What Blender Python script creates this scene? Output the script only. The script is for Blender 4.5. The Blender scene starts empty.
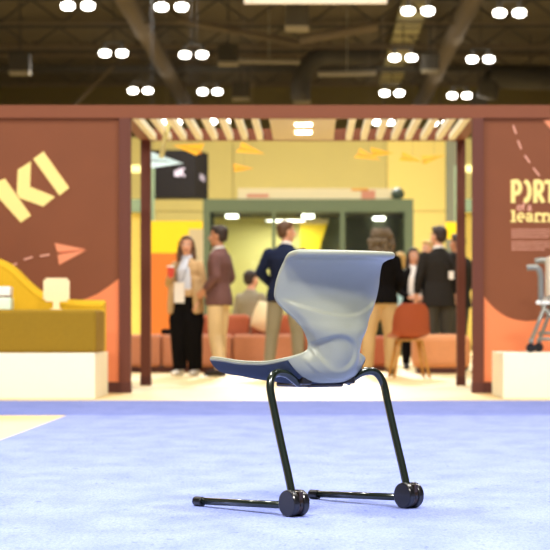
import bpy, bmesh, math, random
from mathutils import Vector, Matrix
random.seed(7)
F = 2176.0; VX, VY, H = 312.0, 324.0, 0.603
sc = bpy.context.scene
col = sc.collection

def P(px, py, D):
    return Vector(((px-VX)*D/F, D, H-(py-VY)*D/F))
def XX(px, D): return (px-VX)*D/F
def ZZ(py, D): return H-(py-VY)*D/F

# ------------------------------------------------------------------ materials
def s2l(c):
    return tuple((v/12.92 if v <= .04045 else ((v+.055)/1.055)**2.4) for v in c)
def mat(name, rgb, rough=.6, metal=0, spec=.5, noise=0, nscale=20, bump=0, bscale=200, emit=0, trans=0, coat=0, sheen=0):
    """rgb in sRGB 0..255"""
    m = bpy.data.materials.new(name); m.use_nodes = True
    nt = m.node_tree; b = nt.nodes['Principled BSDF']
    c = s2l([v/255 for v in rgb])
    b.inputs['Base Color'].default_value = (*c, 1)
    b.inputs['Roughness'].default_value = rough
    b.inputs['Metallic'].default_value = metal
    b.inputs['Specular IOR Level'].default_value = spec
    if coat: b.inputs['Coat Weight'].default_value = coat
    if sheen: b.inputs['Sheen Weight'].default_value = sheen
    if trans:
        b.inputs['Transmission Weight'].default_value = trans
        b.inputs['IOR'].default_value = 1.45
    if emit:
        b.inputs['Emission Color'].default_value = (*c, 1)
        b.inputs['Emission Strength'].default_value = emit
    tc = nt.nodes.new('ShaderNodeTexCoord')
    if noise:
        n = nt.nodes.new('ShaderNodeTexNoise'); n.inputs['Scale'].default_value = nscale
        n.inputs['Detail'].default_value = 4
        nt.links.new(tc.outputs['Object'], n.inputs['Vector'])
        r = nt.nodes.new('ShaderNodeValToRGB')
        r.color_ramp.elements[0].position = .3; r.color_ramp.elements[1].position = .7
        r.color_ramp.elements[0].color = (*[v*(1-noise) for v in c], 1)
        r.color_ramp.elements[1].color = (*[min(1, v*(1+noise)) for v in c], 1)
        nt.links.new(n.outputs['Fac'], r.inputs['Fac']); nt.links.new(r.outputs['Color'], b.inputs['Base Color'])
    if bump:
        n = nt.nodes.new('ShaderNodeTexNoise'); n.inputs['Scale'].default_value = bscale
        nt.links.new(tc.outputs['Object'], n.inputs['Vector'])
        bp = nt.nodes.new('ShaderNodeBump'); bp.inputs['Strength'].default_value = bump
        bp.inputs['Distance'].default_value = .01
        nt.links.new(n.outputs['Fac'], bp.inputs['Height']); nt.links.new(bp.outputs['Normal'], b.inputs['Normal'])
    return m

def carpet_mat(name, rgb, dark, streak=1.0):
    m = bpy.data.materials.new(name); m.use_nodes = True
    nt = m.node_tree; b = nt.nodes['Principled BSDF']; L = nt.links.new
    b.inputs['Roughness'].default_value = .95; b.inputs['Specular IOR Level'].default_value = .1
    b.inputs['Sheen Weight'].default_value = .15
    tc = nt.nodes.new('ShaderNodeTexCoord')
    a = s2l([v/255 for v in rgb]); d = s2l([v/255 for v in dark])
    def noise(scale, detail, vs=(1, 1, 1)):
        mp = nt.nodes.new('ShaderNodeMapping'); mp.inputs['Scale'].default_value = vs
        L(tc.outputs['Object'], mp.inputs['Vector'])
        n = nt.nodes.new('ShaderNodeTexNoise'); n.inputs['Scale'].default_value = scale; n.inputs['Detail'].default_value = detail
        L(mp.outputs['Vector'], n.inputs['Vector']); return n.outputs['Fac']
    def ramp(fac, p0, p1, c0, c1):
        r = nt.nodes.new('ShaderNodeValToRGB'); e = r.color_ramp.elements
        e[0].position = p0; e[1].position = p1; e[0].color = (*c0, 1); e[1].color = (*c1, 1)
        L(fac, r.inputs['Fac']); return r.outputs['Color']
    def mul(x, y):
        mx = nt.nodes.new('ShaderNodeMix'); mx.data_type = 'RGBA'; mx.blend_type = 'MULTIPLY'
        mx.inputs['Factor'].default_value = 1
        L(x, mx.inputs['A']); L(y, mx.inputs['B']); return mx.outputs['Result']
    base = ramp(noise(5, 8, (1, .5, 1)), .32, .62, d, a)
    fine = ramp(noise(120, 3, (1, .35, 1)), .25, .6, (.66, .70, .84), (1, 1, 1))
    speck = ramp(noise(34, 2, (1, .35, 1)), .24, .36, (.55, .58, .75), (1, 1, 1))
    c = mul(mul(base, fine), speck)
    L(c, b.inputs['Base Color'])
    bp = nt.nodes.new('ShaderNodeBump'); bp.inputs['Strength'].default_value = .5; bp.inputs['Distance'].default_value = .01
    L(noise(150, 2), bp.inputs['Height']); L(bp.outputs['Normal'], b.inputs['Normal'])
    return m

M = {}
M['floor'] = mat('floor_cream', (226, 200, 140), .5, noise=.08, nscale=.8)
M['carpet'] = carpet_mat('blue_carpet', (146, 160, 217), (128, 143, 209))
M['carpet2'] = carpet_mat('blue_aisle_carpet', (120, 133, 196), (108, 122, 188))
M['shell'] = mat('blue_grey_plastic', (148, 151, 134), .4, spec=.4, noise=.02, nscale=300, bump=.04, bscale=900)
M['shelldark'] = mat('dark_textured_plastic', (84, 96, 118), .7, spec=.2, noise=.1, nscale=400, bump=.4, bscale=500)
M['tube'] = mat('dark_green_tube', (33, 42, 33), .22, metal=.35, coat=.6)
M['black'] = mat('black_plastic', (16, 15, 17), .3, coat=.3)
M['hubmetal'] = mat('bronze_metal', (80, 66, 58), .3, metal=.8)
M['rust'] = mat('rust_panel', (126, 70, 38), .75, noise=.04, nscale=3)
M['rust_dark'] = mat('rust_frame', (98, 46, 27), .6)
M['rust_rail'] = mat('rust_rail', (126, 66, 32), .6)
M['base_dark'] = mat('dark_base', (80, 34, 24), .6)
M['orange_g'] = mat('orange_graphic', (236, 135, 84), .7)
M['orange_l'] = mat('light_orange_graphic', (238, 148, 106), .7)
M['orange_d'] = mat('fold_orange_graphic', (190, 90, 55), .7)
M['letter'] = mat('cream_yellow_letter', (253, 228, 140), .6)
M['pinkline'] = mat('pale_pink_print', (232, 170, 145), .6)
M['slat'] = mat('cream_slat', (255, 250, 222), .5)
M['panel'] = mat('pale_panel', (215, 200, 165), .6)
M['plinth'] = mat('cream_plinth', (252, 244, 218), .5)
M['olive'] = mat('olive_fabric', (150, 116, 10), .9, noise=.06, nscale=60, bump=.2, bscale=300)
M['olive2'] = mat('yellow_fabric', (222, 176, 26), .9, noise=.05, nscale=60, bump=.2, bscale=300)
M['white'] = mat('white_plastic', (248, 246, 235), .4)
M['mint'] = mat('mint_white', (225, 246, 225), .4)
M['signcream'] = mat('cream_sign', (255, 232, 180), .5)
M['terra'] = mat('terracotta_fabric', (190, 124, 90), .85, noise=.05, nscale=30)
M['terra2'] = mat('terracotta_back', (176, 94, 60), .85, noise=.05, nscale=30)
M['tan'] = mat('tan_orange_fabric', (214, 146, 98), .85, noise=.04, nscale=30)
M['orangechair'] = mat('orange_shell', (170, 78, 46), .5)
M['wood'] = mat('light_oak', (206, 150, 74), .5, noise=.1, nscale=40)
M['wallyel'] = mat('yellow_wall', (198, 184, 112), .8, noise=.03, nscale=.5)
M['wallyel2'] = mat('bright_yellow_wall', (236, 214, 122), .8)
M['wallpale'] = mat('pale_yellow_wall', (226, 214, 140), .8)
M['hallwall'] = mat('hall_wall', (120, 106, 62), .9, noise=.1, nscale=.2)
M['green'] = mat('sage_green_frame', (92, 108, 82), .5)
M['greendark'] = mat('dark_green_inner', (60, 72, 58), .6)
M['booth_in'] = mat('booth_lime_wall', (222, 212, 138), .8)
M['booth_dark'] = mat('booth_ribbed_dark', (96, 100, 74), .8)
M['booth_ceil'] = mat('booth_ceiling', (74, 74, 64), .8)
M['glass'] = mat('clear_glass', (240, 250, 240), .02, trans=1)
M['banner'] = mat('cream_banner', (246, 226, 180), .7)
M['bannerprint'] = mat('faint_red_print', (226, 150, 120), .7)
M['brightyel'] = mat('bright_yellow', (250, 212, 12), .6)
M['orangeblock'] = mat('orange_block', (220, 120, 40), .7)
M['paperyel'] = mat('golden_paper', (250, 196, 24), .6)
M['paperor'] = mat('orange_paper', (232, 156, 34), .6)
M['paperblue'] = mat('pale_blue_paper', (225, 245, 250), .5)
M['boxblack'] = mat('black_sign', (18, 15, 14), .7, spec=.1)
M['greymark'] = mat('lilac_grey_mark', (165, 155, 170), .5)
M['hgrey'] = mat('grey_column', (120, 122, 100), .7)
M['lamp'] = mat('white_lamp', (255, 250, 238), .5, emit=16)
M['lampwarm'] = mat('warm_lamp', (255, 220, 190), .5, emit=24)
M['down'] = mat('downlight', (255, 250, 240), .5, emit=7)
M['ceil'] = mat('dark_ceiling', (90, 79, 58), .95, noise=.15, nscale=.3)
M['steel'] = mat('brown_steel', (110, 96, 78), .8)
M['steel2'] = mat('dark_steel', (78, 73, 66), .8)
M['ductlight'] = mat('olive_corrugated', (172, 164, 118), .8)
M['speakerl'] = mat('grey_trim', (165, 155, 135), .7)
M['hangsign'] = mat('pale_hanging_sign', (250, 238, 220), .7)
M['framegrey'] = mat('grey_metal_frame', (142, 142, 134), .35, metal=.4)
M['skin'] = mat('skin_light', (226, 168, 135), .55)
M['skin2'] = mat('skin_tan', (200, 140, 105), .55)
M['hair_dk'] = mat('dark_brown_hair', (48, 32, 24), .6, noise=.25, nscale=60)
M['hair_md'] = mat('brown_hair', (92, 62, 36), .6, noise=.25, nscale=60)
M['hair_gr'] = mat('grey_brown_hair', (104, 88, 66), .7, noise=.25, nscale=40)
M['hair_bl'] = mat('blonde_hair', (186, 150, 84), .6, noise=.2, nscale=60)
M['tancloth'] = mat('tan_knit', (196, 160, 112), .95, noise=.08, nscale=60)
M['shirt'] = mat('pale_blue_shirt', (215, 220, 232), .8)
M['whiteshirt'] = mat('white_shirt', (244, 238, 230), .8)
M['blackcl'] = mat('black_cloth', (18, 16, 17), .95, spec=.1)
M['navy'] = mat('navy_cloth', (30, 38, 64), .9, spec=.15, noise=.08, nscale=40)
M['plaid'] = mat('brown_blazer', (112, 76, 72), .9, noise=.18, nscale=50)
M['cream'] = mat('cream_trousers', (232, 205, 160), .85)
M['greytr'] = mat('grey_trousers', (150, 142, 118), .85)
M['khaki'] = mat('khaki_trousers', (205, 172, 122), .85)
M['char'] = mat('charcoal_suit', (42, 39, 36), .9, spec=.15, noise=.1, nscale=40)
M['char2'] = mat('charcoal_trousers', (64, 62, 54), .85)
M['greybeige'] = mat('grey_beige_jacket', (150, 140, 116), .85)
M['cyan'] = mat('pale_cyan_cloth', (180, 220, 226), .8)
M['shoe_w'] = mat('white_shoe', (236, 228, 214), .6)
M['shoe_d'] = mat('dark_shoe', (40, 30, 26), .5)
M['lanyardc'] = mat('dark_lanyard', (60, 56, 60), .8)
M['red'] = mat('red_cup', (226, 80, 66), .4)
M['eyew'] = mat('eye_white', (240, 238, 232), .3)
M['eyed'] = mat('eye_dark', (30, 22, 20), .3)
M['lip'] = mat('lip', (186, 92, 84), .5)

# ------------------------------------------------------------------ mesh helpers
def mk(name, bm, m, parent=None, smooth=False, autosm=None):
    me = bpy.data.meshes.new(name)
    bmesh.ops.recalc_face_normals(bm, faces=bm.faces)
    bm.to_mesh(me); bm.free()
    o = bpy.data.objects.new(name, me); col.objects.link(o)
    for mm in (m if isinstance(m, (list, tuple)) else [m]): me.materials.append(M[mm] if isinstance(mm, str) else mm)
    if smooth:
        for p in me.polygons: p.use_smooth = True
    if parent: o.parent = parent
    return o
def empty(name, loc, rz=0):
    o = bpy.data.objects.new(name, None); col.objects.link(o); o.empty_display_size = .1
    o.location = loc; o.rotation_euler = (0, 0, rz); return o
def tag(o, label=None, cat=None, group=None, kind=None):
    if label: o['label'] = label
    if cat: o['category'] = cat
    if group: o['group'] = group
    if kind: o['kind'] = kind
    return o
def box(bm, x0, x1, y0, y1, z0, z1, bev=0, seg=2, mi=0, mtx=None):
    r = bmesh.ops.create_cube(bm, size=1)
    vs = r['verts']
    for v in vs:
        v.co = Vector((x0+(v.co.x+.5)*(x1-x0), y0+(v.co.y+.5)*(y1-y0), z0+(v.co.z+.5)*(z1-z0)))
    fs = list({f for v in vs for f in v.link_faces})
    for f in fs: f.material_index = mi
    if bev:
        es = list({e for v in vs for e in v.link_edges})
        rr = bmesh.ops.bevel(bm, geom=es, offset=bev, segments=seg, affect='EDGES', profile=.5)
        vs = list({v for f in rr['faces'] for v in f.verts} | {v for v in vs if v.is_valid})
        for f in rr['faces']: f.material_index = mi
    if mtx is not None:
        for v in vs: v.co = mtx @ v.co
    return vs
def nbox(name, m, x0, x1, y0, y1, z0, z1, parent=None, bev=0, seg=2):
    bm = bmesh.new(); box(bm, x0, x1, y0, y1, z0, z1, bev, seg)
    return mk(name, bm, m, parent, smooth=False)
def sweep(bm, pts, rad, hint=(1, 0, 0), n=14, cap=True, mi=0, power=2.0):
    """ring sweep along pts; rad = list of r or (ra, rb); hint = direction of the a axis"""
    pts = [Vector(p) for p in pts]; hint = Vector(hint); rings = []
    N = len(pts)
    for i, p in enumerate(pts):
        t = (pts[min(i+1, N-1)]-pts[max(i-1, 0)])
        if t.length < 1e-9: t = Vector((0, 0, 1))
        t.normalize()
        a = hint-t*hint.dot(t)
        if a.length < 1e-4: a = t.orthogonal()
        a.normalize(); b = t.cross(a)
        r = rad[i] if isinstance(rad, (list, tuple)) else rad
        ra, rb = r if isinstance(r, (list, tuple)) else (r, r)
        rg = []
        for k in range(n):
            th = 2*math.pi*k/n; c, s = math.cos(th), math.sin(th)
            if power != 2.0:
                c = math.copysign(abs(c)**(2/power), c); s = math.copysign(abs(s)**(2/power), s)
            rg.append(bm.verts.new(p+a*ra*c+b*rb*s))
        rings.append(rg)
    for i in range(N-1):
        for k in range(n):
            f = bm.faces.new((rings[i][k], rings[i][(k+1) % n], rings[i+1][(k+1) % n], rings[i+1][k])); f.material_index = mi
    if cap:
        for rg in (rings[0], rings[-1]):
            f = bm.faces.new(rg); f.material_index = mi
    return rings
def ball(bm, c, r, seg=14, rot=None):
    rx, ry, rz = r if isinstance(r, (list, tuple)) else (r, r, r)
    g = bmesh.ops.create_uvsphere(bm, u_segments=seg, v_segments=max(6, seg//2+2), radius=1)
    for v in g['verts']:
        q = Vector((v.co.x*rx, v.co.y*ry, v.co.z*rz))
        if rot is not None: q = rot @ q
        v.co = q+Vector(c)
def limb(bm, pts, rad, hint=(1, 0, 0), n=14):
    """sweep with round ends"""
    sweep(bm, pts, rad, hint, n)
    for i in (0, -1):
        r = rad[i] if isinstance(rad, (list, tuple)) else rad
        r = min(r) if isinstance(r, (list, tuple)) else r
        ball(bm, pts[i], r, n)
def cyl(bm, p0, p1, r0, r1=None, n=24):
    sweep(bm, [p0, p1], [r0, r0 if r1 is None else r1], hint=(Vector(p1)-Vector(p0)).orthogonal(), n=n)
def catmull(pts, k=8):
    out = []; n = len(pts)
    for i in range(n-1):
        p0, p1, p2, p3 = pts[max(i-1, 0)], pts[i], pts[i+1], pts[min(i+2, n-1)]
        for j in range(k):
            t = j/k
            out.append(tuple(.5*((2*b)+(-a+c)*t+(2*a-5*b+4*c-d)*t*t+(-a+3*b-3*c+d)*t**3) for a, b, c, d in zip(p0, p1, p2, p3)))
    out.append(tuple(pts[-1])); return out
def remesh(name, bm, m, parent, voxel=.012, smooth=4):
    me = bpy.data.meshes.new('tmp'); bmesh.ops.recalc_face_normals(bm, faces=bm.faces); bm.to_mesh(me); bm.free()
    o = bpy.data.objects.new('tmp', me); col.objects.link(o)
    md = o.modifiers.new('r', 'REMESH'); md.mode = 'VOXEL'; md.voxel_size = voxel; md.use_smooth_shade = True
    if smooth:
        s = o.modifiers.new('s', 'SMOOTH'); s.iterations = smooth; s.factor = .5
    dg = bpy.context.evaluated_depsgraph_get(); dg.update()
    nm = bpy.data.meshes.new_from_object(o.evaluated_get(dg))
    bpy.data.objects.remove(o); bpy.data.meshes.remove(me)
    nm.name = name; nm.materials.clear(); nm.materials.append(M[m])
    for p in nm.polygons: p.use_smooth = True
    r = bpy.data.objects.new(name, nm); col.objects.link(r)
    if parent: r.parent = parent
    return r
def poly_xz(bm, pts, y0, y1, mi=0):
    """prism from an outline in X,Z between depths y0 (near) and y1"""
    a = [bm.verts.new((x, y0, z)) for x, z in pts]; b = [bm.verts.new((x, y1, z)) for x, z in pts]
    bm.faces.new(a).material_index = mi; bm.faces.new(b[::-1]).material_index = mi
    n = len(pts)
    for i in range(n): bm.faces.new((a[i], b[i], b[(i+1) % n], a[(i+1) % n])).material_index = mi
def graphic(name, pxpts, D, y0, y1, m, parent):
    """flat print/cut-out on a wall standing at depth D, outline given in wall coordinates"""
    bm = bmesh.new(); poly_xz(bm, [(XX(a, D), ZZ(b, D)) for a, b in pxpts], y0, y1)
    return mk(name, bm, m, parent)
def text_mesh(name, s, x, z, y, sx, sz, m, parent, bold=.0, depth=.003):
    cu = bpy.data.curves.new('t', 'FONT'); cu.body = s; cu.size = 1; cu.offset = bold; cu.extrude = .5
    o = bpy.data.objects.new('t', cu); col.objects.link(o)
    dg = bpy.context.evaluated_depsgraph_get(); dg.update()
    me = bpy.data.meshes.new_from_object(o.evaluated_get(dg))
    bpy.data.objects.remove(o)
    for v in me.vertices:
        a, b, c = v.co
        v.co = (x+a*sx, y-c*depth*2-depth, z+b*sz)
    me.materials.clear(); me.materials.append(M[m])
    r = bpy.data.objects.new(name, me); col.objects.link(r); r.parent = parent
    return r

# ------------------------------------------------------------------ camera
cam = bpy.data.cameras.new('camera'); co = bpy.data.objects.new('camera', cam); col.objects.link(co)
co.location = (0, 0, H); co.rotation_euler = (math.pi/2, 0, 0)
cam.sensor_width = 36; cam.lens = 36*F/550; cam.shift_x = -(VX-275)/550; cam.shift_y = (VY-275)/550
cam.clip_end = 300; cam.clip_start = .1
cam.dof.use_dof = True; cam.dof.focus_distance = 6.95; cam.dof.aperture_fstop = 7.8
sc.camera = co

# ------------------------------------------------------------------ setting
def struct(name, m, *a, **k):
    return tag(nbox(name, m, *a, **k), kind='structure')
struct('floor', 'floor', -30, 30, -10, 100, -.1, 0)
struct('ceiling', 'ceil', -30, 30, -10, 100, 11.5, 11.7)
struct('wall_back', 'hallwall', -30, 30, 100, 100.3, 0, 11.5)
tag(nbox('carpet', 'carpet', -1.615, 9, -6, 14.35, 0, .002), 'pale blue trade show carpet under the office chair', 'carpet')
tag(nbox('carpet', 'carpet2', -9, 9, 14.352, 17.1, 0, .002), 'darker blue carpet strip in front of the white plinths', 'carpet')

# ------------------------------------------------------------------ hero chair
chair = tag(empty('cantilever_chair', (.13, 6.95, .002), math.atan2(.64, .77)),
            'blue-grey plastic shell chair on dark tube legs standing alone on blue carpet', 'chair')
# stations: (y, z, half width, rim dy, rim dz, power)
ST = [(.502, .456, .184, -.008, .024, 4.0),
      (.494, .441, .196, -.006, .038, 7.0),
      (.465, .434, .205, -.004, .046, 9.0),
      (.400, .429, .212, .000, .048, 8.0),
      (.320, .421, .214, .000, .049, 8.0),
      (.250, .414, .208, .000, .054, 6.5),
      (.190, .408, .196, .005, .061, 5.0),
      (.132, .409, .170, .010, .070, 3.4),
      (.090, .418, .140, .028, .070, 2.6),
      (.056, .440, .112, .052, .060, 2.2),
      (.036, .470, .098, .068, .044, 2.2),
      (.028, .505, .098, .074, .036, 2.2),
      (.027, .540, .109, .073, .026, 2.2),
      (.026, .575, .129, .071, .018, 2.1),
      (.038, .610, .151, .067, .010, 2.0),
      (.050, .645, .184, .071, .006, 2.0),
      (.060, .682, .208, .072, .004, 2.0),
      (.058, .722, .212, .066, .002, 2.0),
      (.050, .757, .208, .064, .001, 2.0),
      (.038, .784, .203, .064, .001, 2.0),
      (.022, .806, .200, .064, .001, 2.0),
      (-.002, .819, .199, .064, .001, 2.0),
      (-.030, .824, .197, .063, .001, 2.0)]
ST = [(a, b+.010*max(0, min(1, (13-i)/5)), c, d, e, f) for i, (a, b, c, d, e, f) in enumerate(ST)]
st = catmull(ST, 7)
NU = 72
def sstep(a, b, x):
    t = max(0, min(1, (x-a)/(b-a))); return t*t*(3-2*t)
grid = []
for (y, z, w, dy, dz, pw) in st:
    row = []
    for i in range(NU+1):
        u = -1+2*i/NU
        uu = math.sin(u*math.pi/2)*.75+u*.25
        k = abs(uu)**pw
        row.append((Vector((uu*w, y+dy*k, z+dz*k)), uu))
    grid.append(row)
NV = len(grid)
def nrm(j, i):
    a = grid[min(j+1, NV-1)][i][0]-grid[max(j-1, 0)][i][0]
    b = grid[j][min(i+1, NU)][0]-grid[j][max(i-1, 0)][0]
    n = a.cross(b); n.normalize(); return n
SGN = 1 if nrm(NV//6, NU//2).z < 0 else -1
bm = bmesh.new(); inner = []; outer = []; outer_co = []
for j in range(NV):
    ri = []; ro = []; outer_co.append([])
    for i in range(NU+1):
        p, u = grid[j][i]; n = nrm(j, i)     # a x b : along the profile x across
        # outward (rear / underside) direction
        out = n*SGN
        t = .007
        z = st[j][1]; y = st[j][0]
        if j > NV*.38:
            zc = .627+.058*abs(u)**2.1
            body = 1-sstep(zc-.010, zc+.006, z)
            t += .007*body*(1-sstep(.80, .98, abs(u)))
            # oval recess in the lumbar area
            e = ((p.x+.030)/.066)**2+((z-.508)/.060)**2
            t -= .0105*(1-sstep(.60, 1.0, e))*sstep(.430, .480, z)
            # top rolls over into a fuller lip
            t += .004*sstep(.806, .822, z)
        else:
            t += .004*(1-abs(u)**4)
        ri.append(bm.verts.new(p)); ro.append(bm.verts.new(p+out*t)); outer_co[-1].append(p+out*t)
    inner.append(ri); outer.append(ro)
for j in range(NV-1):
    for i in range(NU):
        bm.faces.new((inner[j][i], inner[j][i+1], inner[j+1][i+1], inner[j+1][i]))
        bm.faces.new((outer[j][i], outer[j+1][i], outer[j+1][i+1], outer[j][i+1]))
bd = [(0, i) for i in range(NU)]+[(j, NU) for j in range(NV-1)]+[(NV-1, i) for i in range(NU, 0, -1)]+[(j, 0) for j in range(NV-1, 0, -1)]
for k in range(len(bd)):
    a, b = bd[k], bd[(k+1) % len(bd)]
    bm.faces.new((inner[a[0]][a[1]], inner[b[0]][b[1]], outer[b[0]][b[1]], outer[a[0]][a[1]]))
shell = mk('seat_shell', bm, 'shell', chair, smooth=True)
# darker textured layer laid over the underside of the seat
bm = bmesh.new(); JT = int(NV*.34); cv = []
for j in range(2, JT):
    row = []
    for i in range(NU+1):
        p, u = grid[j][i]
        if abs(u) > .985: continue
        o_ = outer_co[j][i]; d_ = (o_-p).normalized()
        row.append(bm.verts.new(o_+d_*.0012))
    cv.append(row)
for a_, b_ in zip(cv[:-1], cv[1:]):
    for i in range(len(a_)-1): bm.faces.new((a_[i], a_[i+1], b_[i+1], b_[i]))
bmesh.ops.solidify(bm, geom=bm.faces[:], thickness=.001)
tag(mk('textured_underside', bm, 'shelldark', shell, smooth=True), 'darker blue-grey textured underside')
# rolled rim all round the shell
bm = bmesh.new()
rim = []; rr = []
for k, (j, i) in enumerate(bd):
    p = grid[j][i][0]; rim.append(p.copy())
    z = p.z
    rr.append(.0042+.0058*sstep(.795, .822, z)+(.0012 if z > .6 else 0))
rings = []
n = len(rim)
for k in range(n):
    t = (rim[(k+1) % n]-rim[k-1]); t.normalize()
    a = Vector((0, .6, .8)); a = a-t*a.dot(t); a.normalize(); b = t.cross(a)
    rings.append([bm.verts.new(rim[k]+(a*math.cos(q*math.pi/5)+b*math.sin(q*math.pi/5))*rr[k]) for q in range(10)])
for k in range(n):
    A, B = rings[k], rings[(k+1) % n]
    for q in range(10): bm.faces.new((A[q], A[(q+1) % 10], B[(q+1) % 10], B[q]))
mk('rolled_rim', bm, 'shell', shell, smooth=True)
# structural pan under the seat (moulded underside)
bm = bmesh.new()
box(bm, -.075, .075, .13, .30, .396, .412, .006)
mk('under_seat_pan', bm, 'black', chair)
for s in (-1, 1):
    X = s*.242
    # upright bending inwards under the seat
    up = [(X, .004, .05), (X, .030, .13), (X, .066, .23), (X, .100, .33), (X, .117, .385), (X-s*.004, .124, .410),
          (X-s*.014, .130, .430), (X-s*.031, .134, .4425), (X-s*.055, .137, .446), (X-s*.085, .140, .440), (X-s*.115, .143, .425), (X-s*.140, .146, .410)]
    bm = bmesh.new(); sweep(bm, catmull(up, 4), .0128, hint=(0, 1, .1), n=20)
    mk('upright_leg', bm, 'tube', chair, smooth=True)
    bm = bmesh.new(); q_ = 0 if s < 0 else -.014
    bm.free(); bm = bmesh.new(); sweep(bm, [(X, .02, .034), (X, .24, .026), (X, .485+q_, .018)], .0118, hint=(1, 0, 0), n=20)
    ft = mk('floor_tube', bm, 'tube', chair, smooth=True)
    bm = bmesh.new(); sweep(bm, [(X, .472+q_, .0165), (X, .476+q_, .0165), (X, .512+q_, .016), (X, .516+q_, .016)], [.0135, .0160, .0160, .0135], n=20)
    mk('end_cap', bm, 'black', ft, smooth=False)
    # twin-disc caster
    hub = bpy.data.objects.new('rear_caster', None); 
    bm = bmesh.new()
    R = .042
    def disc(x0, x1, r, be=.004):
        sweep(bm, [(x0, 0, R), (x0+be*.3, 0, R), (x0+be, 0, R), (x1-be, 0, R), (x1-be*.3, 0, R), (x1, 0, R)], [r-be, r-be*.35, r, r, r-be*.35, r-be], hint=(0, 1, 0), n=40)
    disc(X-.031, X-.008, R)
    h = mk('caster_wheel', bm, 'black', chair)
    bm = bmesh.new(); disc(X+.008, X+.031, R); mk('caster_wheel', bm, 'black', chair)
    bm = bmesh.new(); disc(X-.0085, X+.0085, R-.004, .002)
    box(bm, X-.008, X+.008, -.036, -.012, .052, .079, .002)
    hb = mk('caster_housing', bm, 'hubmetal', chair)
    bm = bmesh.new(); cyl(bm, (X, -.0395, .038), (X, -.030, .038), .006); mk('axle_bolt', bm, 'black', hb)
    bm = bmesh.new(); box(bm, X-s*.150-.02, X-s*.150+.02, .115, .18, .406, .432, .005)
    mk('mounting_bracket', bm, 'black', chair)

# ------------------------------------------------------------------ exhibit portal
D0, D1 = 19.0, 21.3
zt, zl = ZZ(105, D0), ZZ(118, D0)
port = tag(empty('portal_frame', (0, 0, 0)), 'rust brown square portal with cream slatted roof between the two display walls', 'portal')
def pp(name, m, *a, **k): return nbox(name, m, *a, parent=port, **k)
xl0, xl1 = XX(119, D0), XX(130.5, D0)
xr0, xr1 = XX(472.5, D0), XX(483.5, D0)
for a, b in ((xl0, xl1), (xr0, xr1)):
    p = pp('post', 'rust_dark', a, b, D0, D0+.1, .0, zl)
    nbox('post_foot', 'base_dark', a-.004, b+.004, D0-.005, D0+.105, 0, .09, parent=p)
for a, b in ((XX(140.5, D1), XX(150.5, D1)), (XX(457, D1), XX(465.5, D1))):
    p = pp('post', 'rust_dark', a, b, D1, D1+.1, 0, zl)
    nbox('post_foot', 'base_dark', a-.004, b+.004, D1-.005, D1+.105, 0, .09, parent=p)
pp('lintel', 'rust_rail', xl0, xr1, D0, D0+.1, zl, zt)
pp('lintel', 'rust_rail', XX(140.5, D1), XX(465.5, D1), D1, D1+.1, zl, zt)
pp('side_beam', 'rust_rail', xl0, xl1, D0+.1, D1, zl, zt); pp('side_beam', 'rust_rail', xr0, xr1, D0+.1, D1, zl, zt)
for pxs in ((143.5, 160, 176, 192.7, 209, 225.4, 241, 257), (351, 366.7, 383, 399, 414, 430, 446.4, 461)):
    for px in pxs:
        x = XX(px, 20.05)
        x = max(xl1+.035, min(xr0-.035, x))
        pp('roof_slat', 'slat', x-.029, x+.029, D0+.1, D1, zl+.002, zl+.06)
pn = pp('roof_panel', 'panel', XX(269, D0+.1), XX(336, D0+.1), D0+.1, D1, zl+.002, zl+.035)
for dy in (D0+.63, D0+1.42):
    nbox('panel_light', 'lampwarm', XX(303.5, dy)-.075, XX(303.5, dy)+.075, dy-.12, dy+.12, zl-.006, zl+.004, parent=pn, bev=.004)

# display walls with printed graphics
YW = D0+.03
def wall_panel(x0, x1, label):
    w = tag(empty('display_wall', ((x0+x1)/2, YW, 0)), label, 'display wall')
    def L(o): o.location.x -= (x0+x1)/2; o.location.y -= YW; return o
    L(nbox('wall_panel', 'rust', x0, x1, YW, YW+.1, .09, zl, parent=w))
    L(nbox('top_rail', 'rust_rail', x0, x1, D0, YW+.1, zl, zt, parent=w))
    L(nbox('baseboard', 'base_dark', x0, x1, D0+.01, YW+.1, 0, .09, parent=w))
    def G(name, pts, m, lay=1):
        return L(graphic(name, pts, YW, YW-.0035*lay, YW-.0005, m, w))
    return w, L, G
wl, L, G = wall_panel(-6.2, xl0, 'rust brown display wall with slanted cream letters behind the yellow sofa')
# orange field under a big brown arc
arc = []
cx, cy, r = 20, 190, 0
pts = catmull([(-300, 120), (-180, 215), (-60, 285), (20, 303), (67, 303), (91.6, 296.5), (107, 287.7), (119, 278.5)], 6)
G('orange_arc', list(pts)+[(119, 382), (-300, 382)], 'orange_g')
G('letter_k_stem', [(-12, 186), (5, 178.5), (31, 215.5), (21, 222.6)], 'letter', 2)
G('letter_k_arm', [(18, 169.6), (31, 161.5), (30.2, 186.7), (55.2, 196.8), (43.3, 206.5), (20, 198.3), (16.8, 193.8)], 'letter', 2)
G('letter_i', [(33.3, 159), (43.5, 151.5), (69.3, 187.8), (59.6, 195.6)], 'letter', 2)
G('paper_plane_wing', [(54.6, 243), (86.5, 249.5), (57.3, 252)], 'orange_l', 2)
G('paper_plane_fold', [(57.3, 252), (86.5, 249.5), (62, 253.6)], 'orange_d', 2)
G('paper_plane_keel', [(57.6, 254.5), (86.5, 250.2), (59.3, 265)], 'orange_l', 2)
for a, b, c, d in ((9.5, 267.6, 17, 263.2), (24, 259.8, 32.5, 257), (40, 256.2, 49.5, 254.6), (-4, 280, 1, 273), (-14, 296, -10, 288)):
    dx, dy = c-a, d-b; l = math.hypot(dx, dy); nx, ny = -dy/l*.85, dx/l*.85
    G('dash', [(a+nx, b+ny), (c+nx, d+ny), (c-nx, d-ny), (a-nx, b-ny)], 'pinkline', 2)
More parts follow.
